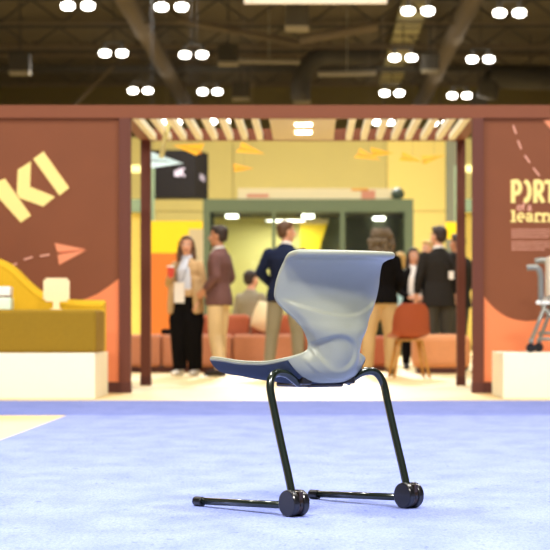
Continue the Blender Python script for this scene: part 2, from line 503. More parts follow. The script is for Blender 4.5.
wr, L, G = wall_panel(xr1, 5.6, 'rust brown display wall with cream lettering and dashed line, right of portal')
pts = catmull([(484, 296.5), (490, 304), (498, 311.5), (507, 317), (517, 320), (530, 321), (548, 317), (575, 300), (610, 260), (660, 180)], 6)
G('orange_arc', list(pts)+[(760, 180), (760, 382), (484, 382)], 'orange_g')
for a, b, c, d in ((513.2, 125.5, 516, 133.8), (517.8, 140.5, 521.2, 149), (524.6, 155.3, 529.8, 162.8), (533.2, 168, 539.5, 175.8)):
    dx, dy = c-a, d-b; l = math.hypot(dx, dy); nx, ny = -dy/l*.8, dx/l*.8
    G('dash', [(a+nx, b+ny), (c+nx, d+ny), (c-nx, d-ny), (a-nx, b-ny)], 'pinkline', 2)
G('paper_plane_wing', [(543.5, 120.5), (575, 118), (552, 131)], 'orange_l', 2)
# PORT ... letters drawn as thick strokes
def stroke(name, polylines, wpx, m):
    bm = bmesh.new(); cnt = 0
    for pl in polylines:
        pl = [Vector((XX(a, YW), ZZ(b, YW))) for a, b in pl]
        for i in range(len(pl)-1):
            a, b = pl[i], pl[i+1]; t = (b-a).normalized(); nn = Vector((-t.y, t.x))*wpx/2*YW/F; e = t*wpx*.3*YW/F
            cnt += 1; poly_xz(bm, [tuple(a+nn-e), tuple(b+nn+e), tuple(b-nn+e), tuple(a-nn-e)], YW-.006-.0004*cnt, YW-.001)
    return L(mk(name, bm, m, wr))
def arcp(cx, cy, rx, ry, a0, a1, k=9):
    return [(cx+rx*math.cos(math.radians(a0+(a1-a0)*i/k)), cy+ry*math.sin(math.radians(a0+(a1-a0)*i/k))) for i in range(k+1)]
stroke('letter_p', [[(513, 181.5), (513, 201.5)], [(513, 181.7)]+arcp(516, 187.5, 4, 6, -90, 90)+[(513, 193.5)]], 4.4, 'letter')
stroke('letter_o', [arcp(524.5, 191.3, 5, 10, -78, 78, 10)+[(526.5, 198.8)]], 4.2, 'letter')
stroke('letter_r', [[(535.3, 181.5), (535.3, 201.5)], [(535.3, 181.7)]+arcp(538.3, 187, 3.8, 5.4, -90, 90)+[(535.3, 192.5)], [(538.3, 192.5), (542.8, 201.5)]], 4.2, 'letter')
stroke('letter_t', [[(545.5, 182), (556, 182)], [(550.5, 182), (550.5, 201.5)]], 4.2, 'letter')
text = text_mesh('words_of_a', 'of a', XX(516.5, YW), ZZ(210.5, YW), YW, .088, .1, 'pinkline', wr, bold=.02); L(text)
stroke('letter_l', [[(513.4, 211), (513.4, 221.2)]], 2.9, 'letter')
stroke('letter_e', [[(518.2, 217.4), (523.6, 217.4)], arcp(520.9, 217.4, 3, 3.9, 0, -290, 12)], 2.1, 'letter')
stroke('letter_a', [arcp(529, 215.8, 2.6, 2.2, -150, 0, 5)+[(531.6, 221.2)], arcp(529, 219.2, 2.5, 2, 0, 359, 10)], 2.1, 'letter')
stroke('letter_r', [[(536, 213.6), (536, 221.2)], arcp(539, 216.6, 2.8, 2.8, -170, -40, 6)], 2.5, 'letter')
stroke('letter_n', [[(543.4, 213.6), (543.4, 221.2)], arcp(546.5, 216.8, 3, 2.9, -180, 0, 6)+[(549.5, 221.2)]], 2.5, 'letter')
def serif(x0, x1, y): G('letter_serif', [(x0, y-.8), (x1, y-.8), (x1, y+.8), (x0, y+.8)], 'letter', 2)
for x0, x1 in ((510.5, 516), (533.5, 540), (541, 546), (547.5, 552)): serif(x0, x1, 221.4)
serif(510.8, 514, 211)
for y in (229.5, 232, 234.6, 237.2, 241.8, 244.4, 247, 249.6):
    bm = bmesh.new(); x = 511.5; 
    end = 566 if y not in (237.2, 249.6) else 545
    while x < end:
        l = random.uniform(1.5, 5.5)
        poly_xz(bm, [(XX(x, YW), ZZ(y-.42, YW)), (XX(x+l, YW), ZZ(y-.42, YW)), (XX(x+l, YW), ZZ(y+.42, YW)), (XX(x, YW), ZZ(y+.42, YW))], YW-.004, YW-.001); x += l+.8
    L(mk('text_line', bm, 'pinkline', wr))

# ------------------------------------------------------------------ plinths and what stands on them
zp = ZZ(353, 17.5)
tag(nbox('plinth', 'plinth', -4.6, XX(95, 17.5), 17.5, 18.62, 0, zp, bev=.006), 'cream white plinth carrying the yellow sofa', 'plinth')
tag(nbox('plinth', 'plinth', XX(503, 17.5), 4.6, 17.5, 18.58, 0, zp, bev=.006), 'cream white plinth carrying the grey wheeled chair', 'plinth')
sofa = tag(empty('yellow_sofa', (-3, 18, zp)), 'mustard yellow upholstered sofa with a wavy back on white plinth', 'sofa')
def inv(o, r): o.location = -Vector(r.location); return o
xr = XX(96, 17.5)
o = inv(nbox('seat_block', 'olive', -4.5, xr, 17.5+.01, 18.24, zp, ZZ(309.5, 17.5), parent=sofa, bev=.03, seg=4), sofa)
prof = catmull([(-4.5, 1.35), (-4.0, 1.42), (-3.5, 1.36), (XX(-30, 18.3), ZZ(262, 18.3)), (XX(-8, 18.3), ZZ(263, 18.3)), (XX(4, 18.3), ZZ(267, 18.3)), (XX(14, 18.3), ZZ(274, 18.3)), (XX(26, 18.3), ZZ(286, 18.3)),
                (XX(40, 18.3), ZZ(297, 18.3)), (XX(55, 18.3), ZZ(303, 18.3)), (XX(75, 18.3), ZZ(305.5, 18.3)), (XX(104, 18.3), ZZ(306, 18.3))], 6)
bm = bmesh.new(); poly_xz(bm, [(a, b) for a, b in prof]+[(XX(104, 18.3), zp), (-4.5, zp)], 18.25, 18.5)
inv(mk('sofa_back', bm, 'olive2', sofa), sofa)
bm = bmesh.new(); sweep(bm, [(a, 18.375, b) for a, b in prof], [(.05, .13)]*len(prof), hint=(0, 0, 1), n=16, power=2.6)
inv(mk('back_piping', bm, 'olive2', sofa, smooth=True), sofa)
zs = ZZ(309.5, 17.5)
sg = tag(empty('tabletop_sign', (XX(56.5, 17.9), 17.9, zs)), 'small cream rounded sign on a short stem on the yellow sofa', 'sign')
s17 = 17.9/F
bm = bmesh.new(); box(bm, -.107, .107, -.012, .012, .068, .262, .0)
bmesh.ops.bevel(bm, geom=[e for e in bm.edges if abs((e.verts[0].co-e.verts[1].co).y) > .01], offset=.018, segments=4, affect='EDGES')
mk('sign_board', bm, 'signcream', sg)
nbox('sign_stem', 'signcream', -.026, .026, -.02, .02, .008, .07, parent=sg)
nbox('sign_foot', 'signcream', -.045, .045, -.045, .045, 0, .01, parent=sg)
bxx = tag(empty('display_box', (XX(-3, 17.9), 17.9, zs)), 'white two-tier box at the left edge, on the yellow sofa', 'box')
nbox('lower_box', 'mint', -.125, .125, -.09, .09, 0, .1, parent=bxx, bev=.008)
nbox('divider', 'rust', -.105, .105, -.08, .08, .1, .113, parent=bxx)
nbox('upper_box', 'white', -.12, .12, -.085, .085, .113, .19, parent=bxx, bev=.008)

# grey wheeled chair on the right plinth
wc = tag(empty('wheeled_chair', (XX(560, 18.05), 18.05, zp)), 'grey tube framed wheeled chair with cream back on the right plinth', 'chair')
def wp(px, py, D): return P(px, py, D)-Vector((XX(560, 18.05), 18.05, zp))
s18 = 18/F
def wtube(name, pts, r, m='framegrey', closed=False):
    bm = bmesh.new(); pts = catmull([tuple(p) for p in pts], 5) if len(pts) > 2 else pts
    sweep(bm, pts, r, hint=(0, 1, .01), n=14); return mk(name, bm, m, wc, smooth=True)
for dx, dyy, D in ((0, 0, 17.8), (8, -7, 18.25)):
    wtube('armrest', [wp(527+dx, 268+dyy*.95, D), wp(533+dx, 267.3+dyy, D), wp(538+dx, 268.5+dyy, D), wp(540.5+dx, 274+dyy, D), wp(541+dx, 284+dyy, D), wp(541+dx, 303+dyy*.5, D)], .026)
    bm = bmesh.new(); c = wp(541+dx, 302.5+dyy*.6, D); box(bm, c.x-.04, c.x+.075, c.y-.025, c.y+.025, c.z-.016, c.z+.016, .006); mk('joint', bm, 'white', wc)
    wtube('front_leg', [wp(546+dx, 304+dyy*.5, D), wp(531.5+dx, 340, D)], .016)
    wtube('rear_leg', [wp(541+dx, 304, D), wp(572+dx, 342, D)], .016)
    for ex in (0, 42):
        c = wp(531+dx+ex, 346, D); c.z = .038
        bm = bmesh.new(); cyl(bm, (c.x-.004, c.y-.03, c.z), (c.x-.004, c.y+.03, c.z), .038); cw = mk('caster', bm, 'black', wc)
        bm = bmesh.new(); box(bm, c.x-.018, c.x+.02, c.y-.016, c.y+.016, c.z+.036, c.z+.075, .006); mk('caster_fork', bm, 'framegrey', cw)
for py, D in ((333, 18.25), (339, 17.8)):
    wtube('cross_bar', [wp(538, py, D), wp(580, py, D)], .014)
bm = bmesh.new(); a = wp(546, 303, 18); b = wp(585, 298, 18); box(bm, a.x, b.x, -.2, .2, a.z-.02, a.z+.015, .014); mk('seat', bm, 'char2', wc)
bm = bmesh.new(); a = wp(547, 300, 18); box(bm, a.x+.01, a.x+.04, -.17, .17, a.z+.03, a.z+.36, .012); mk('backrest', bm, 'white', wc)

# ------------------------------------------------------------------ lounge behind the portal
def ottoman(name, label, cat, px0, px1, D, dep, py, m, group=None, bev=.06):
    z1 = ZZ(py, D); r = empty(name, (XX((px0+px1)/2, D), D+dep/2, 0)); tag(r, label, cat, group)
    w = (px1-px0)/2*D/F
    nbox('cushion', m, -w, w, -dep/2, dep/2, .06, z1, parent=r, bev=bev, seg=5)
    nbox('base', 'base_dark', -w+.06, w-.06, -dep/2+.05, dep/2-.05, 0, .07, parent=r)
    return r
so = tag(empty('curved_sofa', (XX(225, 27.3), 27.3, 0)), 'long terracotta sofa with low back behind the standing people', 'sofa')
edges = [92, 127, 161, 197, 232, 268, 305, 341]
for a, b in zip(edges[:-1], edges[1:]):
    o = nbox('seat_cushion', 'terra', XX(a, 27)+.006, XX(b, 27)-.006, 27, 27.62, .07, ZZ(334.5, 27), bev=.05, seg=4); o.parent = so; inv(o, so)
for a, b in ((198, 250), (250, 302), (302, 341)):
    o = nbox('back_cushion', 'terra2', XX(a, 27.6)+.006, XX(b, 27.6)-.006, 27.64, 27.9, .07, ZZ(314.5, 27.6), bev=.06, seg=4); o.parent = so; inv(o, so)
o = nbox('sofa_base', 'base_dark', XX(95, 27), XX(339, 27), 27.05, 27.88, 0, .075); o.parent = so; inv(o, so)
ottoman('ottoman', 'rounded tan orange ottoman in front of the man in charcoal suit', 'ottoman', 413.5, 471, 26.4, .7, 334.5, 'tan', bev=.09)
ottoman('ottoman', 'terracotta ottoman right behind the portal post', 'ottoman', 346, 396, 27.8, .6, 336, 'terra2')
# cream pillow
bm = bmesh.new(); c = P(268, 320, 27.45)
g = bmesh.ops.create_uvsphere(bm, u_segments=32, v_segments=20, radius=1)
for v in g['verts']:
    x_, y_, z_ = v.co; q = max(abs(x_), abs(z_), 1e-6)/max(1e-6, math.hypot(x_, z_)) if math.hypot(x_, z_) > 1e-6 else 1
    f_ = 1/(q**.72); e_ = math.hypot(x_, z_)
    v.co = Matrix.Rotation(.35, 3, 'Y') @ Vector((x_*f_*.185, y_*.075*(1-.35*e_), z_*f_*.185))
o = mk('throw_pillow', bm, 'banner', None, smooth=True); o.location = (XX(267, 27.35), 27.48, ZZ(334.5, 27)+.21)
tag(o, 'cream throw pillow leaning on the terracotta sofa back', 'pillow')
bm = bmesh.new(); box(bm, -.09, .09, -.13, .13, 0, .07, .03, 3)
o = mk('handbag', bm, 'blackcl', None); o.location = (XX(168, 27.2), 27.3, ZZ(334.5, 27)); tag(o, 'small black bag lying on the terracotta sofa seat', 'bag')

# orange shell chair, back to the camera
oc = tag(empty('shell_chair', (XX(409, 24.5), 24.5, 0), .12), 'orange shell chair on light wooden legs, seen from behind', 'chair')
OS = [(.24, .45, .20, 0, .01), (.20, .445, .22, 0, .03), (.05, .44, .225, 0, .05), (-.10, .45, .22, .01, .06), (-.17, .49, .21, .05, .05), (-.20, .56, .205, .08, .03), (-.215, .65, .20, .08, .01), (-.235, .75, .185, .06, 0), (-.25, .82, .15, .04, -.01), (-.255, .838, .11, .03, -.01)]
bm = bmesh.new(); g = []
for (y, z, w, dy, dz) in catmull(OS, 4):
    g.append([bm.verts.new((u/10*w, y+dy*abs(u/10)**2, z+dz*abs(u/10)**2.2)) for u in range(-10, 11)])
for j in range(len(g)-1):
    for i in range(20): bm.faces.new((g[j][i], g[j][i+1], g[j+1][i+1], g[j+1][i]))
s = mk('seat_shell', bm, 'orangechair', oc, smooth=True); md = s.modifiers.new('t', 'SOLIDIFY'); md.thickness = .012
for sx in (-1, 1):
    for sy in (-1, 1):
        bm = bmesh.new(); cyl(bm, (sx*.12, sy*.12, .425), (sx*.20, sy*.20, 0), (.022), .015, 12); mk('leg', bm, 'wood', oc, smooth=True)
bm = bmesh.new(); box(bm, -.14, .14, -.14, .14, .41, .43, .004); mk('seat_frame', bm, 'wood', oc)

# ------------------------------------------------------------------ far walls and booth
wy = tag(empty('partition_wall', (0, 60, 0)), 'tall olive yellow partition wall far behind the lounge', 'wall')
xs = [XX(90, 60), XX(233, 60), XX(387, 60), XX(447, 60)]
for a, b, m in zip(xs[:-1], xs[1:], ('wallyel', 'wallyel', 'wallyel2')):
    nbox('wall_panel', m, a+.01, b-.01, 0, .3, 0, 3.7, parent=wy); nbox('wall_panel', m, a+.01, b-.01, 0, .3, 3.72, 5.75, parent=wy)
tag(nbox('pillar', 'hgrey', XX(446.5, 58), XX(456.5, 58), 58, 58.4, 0, 5.75), 'grey green pillar at the right end of the yellow partition wall', 'pillar')
tag(nbox('partition_wall', 'wallpale', XX(457, 62), XX(520, 62), 62, 62.3, 0, 5.9), 'pale yellow partition wall right of the grey pillar', 'wall')
for a, b, lab in ((90, 150, 'far green framed booth seen left of the back portal post'), (459, 500, 'far green framed booth seen right of the back portal post')):
    g = tag(empty('booth_frame', (XX((a+b)/2, 48), 48, 0)), lab, 'booth', None); w = (b-a)/2*48/F
    nbox('top_beam', 'green', -w, w, 0, .5, ZZ(212, 48), ZZ(199, 48), parent=g)
    nbox('wall', 'wallyel2', -w, w, .3, .5, 0, ZZ(212, 48), parent=g)
    nbox('fascia', 'wallpale', -w, w, .1, .2, ZZ(172, 48), ZZ(165, 48), parent=g)
    for s in (-1, 1): nbox('post', 'green', s*w-.08, s*w+.08, 0, .3, 0, ZZ(165, 48), parent=g)
B = 42.0
bo = tag(empty('meeting_booth', (0, B, 0)), 'sage green framed glass meeting booth behind the standing people', 'booth')
def bb(name, m, px0, px1, y0, y1, z0, z1, **k): return nbox(name, m, XX(px0, B), XX(px1, B), y0, y1, z0, z1, parent=bo, **k)
zb, zb1 = ZZ(212, B), ZZ(199, B)
bb('top_beam', 'green', 203, 413.5, 0, .15, zb, zb1)
for a, b in ((203, 210), (272, 275.5), (340, 345), (404.5, 413.5)): bb('post', 'green', a, b, 0, .12, 0, zb)
for a, b in ((210, 272), (275.5, 340), (345, 404.5)):
    bb('glass_pane', 'glass', a, b, .05, .062, .02, zb)
bb('inner_post', 'greendark', 210, 213.5, .14, .25, 0, zb); bb('inner_post', 'greendark', 402, 404.5, .14, .25, 0, zb)
bb('booth_ceiling', 'booth_ceil', 203, 413.5, .15, 2.2, zb, zb+.1)
bb('back_wall', 'booth_in', 203, 322, 2.2, 2.3, 0, zb)
bb('ribbed_wall', 'booth_dark', 322, 413.5, 2.2, 2.3, 0, zb)
for k in range(22):
    bb('wall_rib', 'booth_ceil', 345+k*2.8, 345.8+k*2.8, 2.16, 2.2, 0, zb) if k < 21 else None
bb('side_wall', 'booth_in', 203, 205, .15, 2.2, 0, zb); bb('side_wall', 'booth_dark', 411.5, 413.5, .15, 2.2, 0, zb)
for px, dd in ((232, 1.1), (308, 1.1), (379, 2.0)):
    nbox('downlight', 'down', XX(px, B+dd)-.12, XX(px, B+dd)+.12, dd-.15, dd+.15, zb-.06, zb+.0, parent=bo, bev=.02)
bm = bmesh.new(); Y2 = B+1.9
poly_xz(bm, [(XX(300, Y2), ZZ(220, Y2)), (XX(329, Y2), ZZ(220, Y2)), (XX(318, Y2), ZZ(252, Y2)), (XX(300, Y2), ZZ(300, Y2))], 1.9, 1.94); mk('yellow_panel', bm, 'brightyel', bo)
bm = bmesh.new(); poly_xz(bm, [(XX(275, Y2), ZZ(219, Y2)), (XX(329, Y2), ZZ(219, Y2)), (XX(328, Y2), ZZ(224, Y2)), (XX(275, Y2), ZZ(224, Y2))], 1.86, 1.9); mk('white_header', bm, 'banner', bo)
bs = tag(empty('banner_strip', (0, B+.6, zb1)), 'long cream banner strip standing on the green booth roof', 'banner')
nbox('board', 'banner', XX(237, B), XX(397, B), -.05, .05, -.0, ZZ(186.5, B)-zb1, parent=bs)
nbox('print', 'bannerprint', XX(246, B), XX(268, B), -.056, -.05, .06, .13, parent=bs); nbox('print', 'bannerprint', XX(362, B), XX(376, B), -.056, -.05, .03, .2, parent=bs)
nbox('print', 'paperor', XX(352, B), XX(369, B), -.056, -.05, .19, .235, parent=bs)
bm = bmesh.new(); ball(bm, (0, 0, .12), (.13, .13, .12), 16); sp = mk('dome_speaker', bm, 'greendark', None, smooth=True); sp.location = (XX(398.5, B), B+.35, zb1)
tag(sp, 'dark round dome on the right end of the booth roof', 'speaker')
# lightbox and orange block left
lb = tag(empty('light_box', (XX(176, 36), 36, 0)), 'bright yellow and orange panel behind the woman in tan cardigan', 'panel')
w = 26.5*36/F
nbox('yellow_face', 'brightyel', -w, w, 0, .12, ZZ(253, 36), ZZ(221, 36), parent=lb)
nbox('orange_face', 'orangeblock', -w, w, .0, .12, 0, ZZ(253, 36), parent=lb)
nb = nbox('notice_panel', 'panel', XX(189, 35), XX(203, 35), 35, 35.08, 0, ZZ(229, 35)); tag(nb, 'narrow pale upright panel beside the bright yellow panel', 'panel')
br = nbox('yellow_sign', 'brightyel', XX(446, 40), XX(458, 40), 40, 40.1, ZZ(239, 40), ZZ(222, 40)); 
r = tag(empty('yellow_sign', (0, 0, 0)), 'small bright yellow sign beside the back portal post at right', 'sign'); br.name = 'sign_board'; br.parent = r
nbox('sign_pole', 'steel2', XX(451.5, 40), XX(452.5, 40), 40.02, 40.08, 0, ZZ(239, 40), parent=r)

# black hanging cube sign
cs = tag(empty('hanging_sign', (0, 50, ZZ(150, 50))), 'black box sign hanging from the hall ceiling behind the portal', 'hanging sign')
x0, x1 = XX(146, 50), XX(195, 50); zz0 = ZZ(197, 50)-ZZ(150, 50)
bm = bmesh.new()
poly = [(x0, 0), (x1, 0), (XX(207, 50.4), 1.0), (x0, 1.0)]
va = [bm.verts.new((a, b, zz0)) for a, b in poly]; vb = [bm.verts.new((a, b, 0)) for a, b in poly]
bm.faces.new(va); bm.faces.new(vb[::-1])
for i in range(4): bm.faces.new((va[i], va[(i+1) % 4], vb[(i+1) % 4], vb[i]))
mk('box', bm, 'boxblack', cs)
t = text_mesh('mark', 'aK', XX(174.5, 50), ZZ(176, 50)-cs.location.z, 0, .22, .26, 'greymark', cs, bold=.03, depth=.01)
bm = bmesh.new(); a = Vector((x1, 0, 0)).lerp(Vector((XX(207, 50.4), 1.0, 0)), .35); b = Vector((x1, 0, 0)).lerp(Vector((XX(207, 50.4), 1.0, 0)), .7)
zq = ZZ(172, 50)-cs.location.z; zq2 = ZZ(179, 50)-cs.location.z
vs = [bm.verts.new(v) for v in ((a.x+.01, a.y-.01, zq), (b.x+.01, b.y-.01, zq-.06), (b.x+.01, b.y-.01, zq2-.03), (a.x+.01, a.y-.01, zq2+.02))]
bm.faces.new(vs); bmesh.ops.solidify(bm, geom=bm.faces[:], thickness=.01); mk('side_mark', bm, 'greymark', cs)
for x, y in ((x0+.1, .2), (x1-.1, .2), (x0+.1, .8), (x1+.0, .8)):
    bm = bmesh.new(); cyl(bm, (x, y, 0), (x, y, 11.5-cs.location.z), .004, n=8); mk('hanging_cable', bm, 'black', cs)

# hanging folded paper planes
def paper_plane(px, py, D, size, ang, m, label, tilt=0, roll=.75):
    r = tag(empty('paper_plane', P(px, py, D), ang), label, 'paper plane', 'folded paper planes hanging in the portal')
    RM = Matrix.Rotation(roll if math.cos(ang) > 0 else -roll, 3, 'X')
    ztop = 11.5 if D > 21.5 else zl+.0
    def RO(o):
        for v in o.data.vertices: v.co = RM @ v.co
    Lh, W, K = size*.5, size*.32, size*.16
    bm = bmesh.new()
    n = bm.verts.new((Lh, 0, tilt*Lh)); t1 = bm.verts.new((-Lh, W, .05*size-tilt*Lh)); t2 = bm.verts.new((-Lh, -W, .05*size-tilt*Lh)); c = bm.verts.new((-Lh, .012, -tilt*Lh)); c2 = bm.verts.new((-Lh, -.012, -tilt*Lh))
    bm.faces.new((n, t1, c)); bm.faces.new((n, c2, t2)); bmesh.ops.solidify(bm, geom=bm.faces[:], thickness=.006); RO(mk('wings', bm, m, r))
    bm = bmesh.new(); n = bm.verts.new((Lh*.98, 0, tilt*Lh)); c = bm.verts.new((-Lh, 0, -tilt*Lh)); k = bm.verts.new((-Lh*.9, 0, -K-tilt*Lh))
    bm.faces.new((n, c, k)); bmesh.ops.solidify(bm, geom=bm.faces[:], thickness=.006); RO(mk('keel', bm, 'paperor' if m == 'paperyel' else m, r))
    bm = bmesh.new(); cyl(bm, (0, 0, 0), (0, 0, ztop-P(px, py, D).z), .0012, n=6); mk('thread', bm, 'steel', r)
paper_plane(187, 148, 25, .34, 2.6, 'paperyel', 'golden paper plane hanging in front of the black box sign', .3)
paper_plane(252, 151, 25, .30, -.5, 'paperyel', 'golden paper plane left of the roof panel, nose pointing down right', -.35)
paper_plane(244, 168.5, 25.5, .24, .1, 'paperyel', 'small golden paper plane, lowest of the left ones')
paper_plane(369, 157, 24.6, .27, -.6, 'paperyel', 'golden paper plane right of the roof panel, nose pointing down, first of four', -.4)
paper_plane(383, 153, 25.4, .27, .2, 'paperyel', 'level golden paper plane, second of the four at right')
paper_plane(412.5, 159.5, 25, .26, -.4, 'paperyel', 'golden paper plane with nose down, third of the four at right', -.35)
paper_plane(434, 158, 25, .26, .3, 'paperyel', 'golden paper plane with nose up, rightmost of the hanging ones', .35)
paper_plane(166, 162, 22.6, .36, 0, 'paperblue', 'pale blue paper plane beside the left back portal post', -.12, 1.0)
bm = bmesh.new(); a = P(161, 158, 20.4); b = P(169, 120.5, 20.4); sweep(bm, [a, b], [(.024, .004)]*2, hint=(1, 0, 0), n=8); tag(mk('hanging_ribbon', bm, 'wallpale'), 'slanted olive ribbon hanging beside the pale blue paper plane', 'ribbon')

# ------------------------------------------------------------------ ceiling: lamps, ducts, trusses
LZ = H+9
def lamp(px, py, label, ztop=11.5):
    D = F*9/(VY-py)
    r = tag(empty('high_bay_lamp', (XX(px, D), D, LZ)), label, 'ceiling lamp', 'twin high bay lamps under the hall ceiling')
    for s in (-1, 1):
        bm = bmesh.new(); sweep(bm, [(s*.285, 0, -.12), (s*.285, 0, -.09), (s*.285, 0, .02), (s*.285, 0, .06)], [.11, .165, .18, .12], n=20); mk('bulb', bm, 'lamp', r, smooth=True)
        bm = bmesh.new(); cyl(bm, (s*.285, 0, .06), (s*.285, 0, .3), .08, .06, 12); mk('housing', bm, 'steel2', r)
    nbox('bracket', 'steel2', -.36, .36, -.03, .03, .3, .35, parent=r)
    bm = bmesh.new(); cyl(bm, (0, 0, .35), (0, 0, ztop-LZ), .02, n=8); mk('hanging_rod', bm, 'steel2', r)
rows = ['front row', 'second row', 'third row', 'fourth row, seen through the roof slats']
cols = [((78, 5), (113.5, 52.5), (140.5, 90)), ((171.5, 6), (193.5, 54), (210, 91), (219, 121)), ((418, 10), (403, 57), (392, 92.5), (383.5, 122)), ((509.5, 12), (480.5, 58.5), (459.5, 95), (440, 122.5))]
cn = ['leftmost column', 'second column from left', 'third column from left', 'rightmost column']
for ci, c in enumerate(cols):
    for ri, (px, py) in enumerate(c):
        lamp(px, py, 'bright twin hall lamp, %s, %s' % (cn[ci], rows[ri]), 10.8 if ci == 2 else 11.5)
lamp(171, 122, 'bright twin hall lamp seen through slats at the left portal corner')
def beam(name, label, cat, x0, x1, y0, y1, z0, z1, m, kids=None):
    return tag(nbox(name, m, x0, x1, y0, y1, z0, z1), label, cat)
# long ducts / girders along the hall
def along(px, w, z, D0_, D1_, m, name, label, cat):
    x = (px-VX)/(VY-0)*(z-H)
    bm = bmesh.new(); sweep(bm, [(x, D0_, z), (x, D1_, z)], w/2, n=20)
    for q in range(35, 98, 10): cyl(bm, (x, q, z), (x, q, 11.49), .02, n=6)
    return tag(mk(name, bm, m, None, smooth=True), label, cat)
along(472, .62, 10.4, 30, 99, 'steel', 'round_duct', 'long brown round duct running along the hall ceiling at right', 'duct')
along(126, .62, 10.4, 30, 99, 'steel', 'round_duct', 'long brown round duct running along the hall ceiling at left', 'duct')
x = 3.05/9*9.8
d = tag(empty('corrugated_panel', (x, 75, 10.84)), 'pale olive corrugated strip between the right lamp columns', 'ceiling panel')
nbox('strip', 'ductlight', -.45, .45, -18, 19, 0, .1, parent=d)
for k in range(19): nbox('rib', 'steel', -.45, .45, -18+k*2, -17.8+k*2, -.04, 0, parent=d)
for i, (py, z, t) in enumerate(((24, 10.2, .1), (49, 10.4, .28), (57, 10.9, .2), (72, 10.5, .4), (86, 10.6, .16))):
    D = F*(z-H)/(VY-py)
    g = tag(empty('roof_truss', (0, D, z)), 'dark steel roof truss across the hall, %s from the front' % ['first', 'second', 'third', 'fourth', 'fifth'][i], 'truss')
    nbox('lower_chord', 'steel2' if i in (3,) else 'steel', -24, 24, -.06, .06, 0, t*.6, parent=g)
    nbox('upper_chord', 'steel2', -24, 24, -.06, .06, .75, .85, parent=g)
    bm = bmesh.new()
    for k in range(-12, 12):
        a = Vector((k*2., 0, .05)); b = Vector((k*2.+1, 0, .78)); c = Vector((k*2.+2, 0, .05))
        cyl(bm, a, b, .035, n=6); cyl(bm, b, c, .035, n=6)
    mk('web_bracing', bm, 'steel2', g)
def rod(a, b, r, m, label, name='brace_rod', cat='brace'):
    bm = bmesh.new(); cyl(bm, a, b, r, n=10); c = (Vector(a)+Vector(b))/2; cyl(bm, c, (c.x, c.y, 11.49), .015, n=6); tag(mk(name, bm, m), label, cat)
rod(P(74, 106, 80), P(113, 66, 80), .06, 'steel', 'thin diagonal brace rod above the left display wall')
rod(P(178, 20, 66), P(300, 44, 66), .11, 'steel', 'long slanted pipe across the upper hall ceiling')
rod(P(300, 40, 62), P(378, 26, 62), .14, 'steel', 'short slanted pipe right of the square speaker')
rod(P(238, 61, 75), P(300, 62, 75), .08, 'speakerl', 'pale horizontal pipe in the middle of the ceiling', 'ceiling_pipe', 'pipe')
rod(P(318, 74, 75), P(376, 73, 75), .1, 'speakerl', 'pale horizontal pipe beside the curved duct', 'ceiling_pipe', 'pipe')
def speaker(px, py, D, w, label):
    r = tag(empty('ceiling_speaker', P(px, py, D)), label, 'speaker')
    nbox('cabinet', 'steel2', -w, w, -w*.8, w*.8, -w*.4, w*1.3, parent=r, bev=.03)
    nbox('grille', 'speakerl', -w, w, -w*.8, w*.8, -w*.75, -w*.42, parent=r)
    z = P(px, py, D).z
    bm = bmesh.new(); cyl(bm, (0, 0, w*1.3), (0, 0, 11.5-z), .03, n=8); mk('hanging_rod', bm, 'steel2', r)
speaker(297, 22, 61, .33, 'square black ceiling speaker hanging near the top of the picture')
speaker(228, 58, 72, .33, 'black ceiling speaker right of the second lamp column')
speaker(241, 94, 84, .33, 'black ceiling speaker just above the lintel, left of centre')
speaker(302, 97, 84, .33, 'black ceiling speaker under the end of the curved duct')
speaker(20, 67, 70, .33, 'black ceiling speaker above the left display wall')
speaker(430, 66, 74, .3, 'black ceiling speaker between the two right lamp columns')
speaker(479, 103, 88, .33, 'black ceiling speaker above the right display wall')
# curved duct
cd = []
for a in range(0, 91, 10):
    t = math.radians(a); cd.append(P(330-30*math.sin(t), 55+35*(1-math.cos(t)), 78))
cd = [P(380, 55, 78)]+cd+[P(300, 100, 78)]
bm = bmesh.new(); sweep(bm, cd, .33, hint=(0, 1, 0), n=16); cyl(bm, cd[0], (cd[0].x, cd[0].y, 11.49), .02, n=6); tag(mk('curved_duct', bm, 'steel2', None, smooth=True), 'dark curved air duct bending down above the lintel', 'duct')
bm = bmesh.new(); sweep(bm, [P(490, 76, 82), P(530, 78, 82), P(560, 78, 82)], .45, hint=(0, 1, 0), n=16)
sweep(bm, [P(496, 76, 82), P(490, 84, 82), P(487, 98, 82)], .4, hint=(0, 1, 0), n=16); cyl(bm, P(530, 78, 82), (P(530, 78, 82).x, 82, 11.49), .02, n=6); tag(mk('curved_duct', bm, 'steel2', None, smooth=True), 'dark air duct above the right display wall', 'duct')
hs = tag(empty('hanging_banner', (XX(315, 30), 30, ZZ(3.5, 30))), 'pale rectangular banner cut off by the top edge of the picture', 'banner')
nbox('panel', 'hangsign', XX(244, 30)-XX(315, 30), XX(387, 30)-XX(315, 30), 0, .05, 0, .6, parent=hs)
for s in (-.9, .9):
    bm = bmesh.new(); cyl(bm, (s, .02, .6), (s, .02, 11.5-ZZ(3.5, 30)), .008, n=8); mk('hanging_cable', bm, 'steel2', hs)

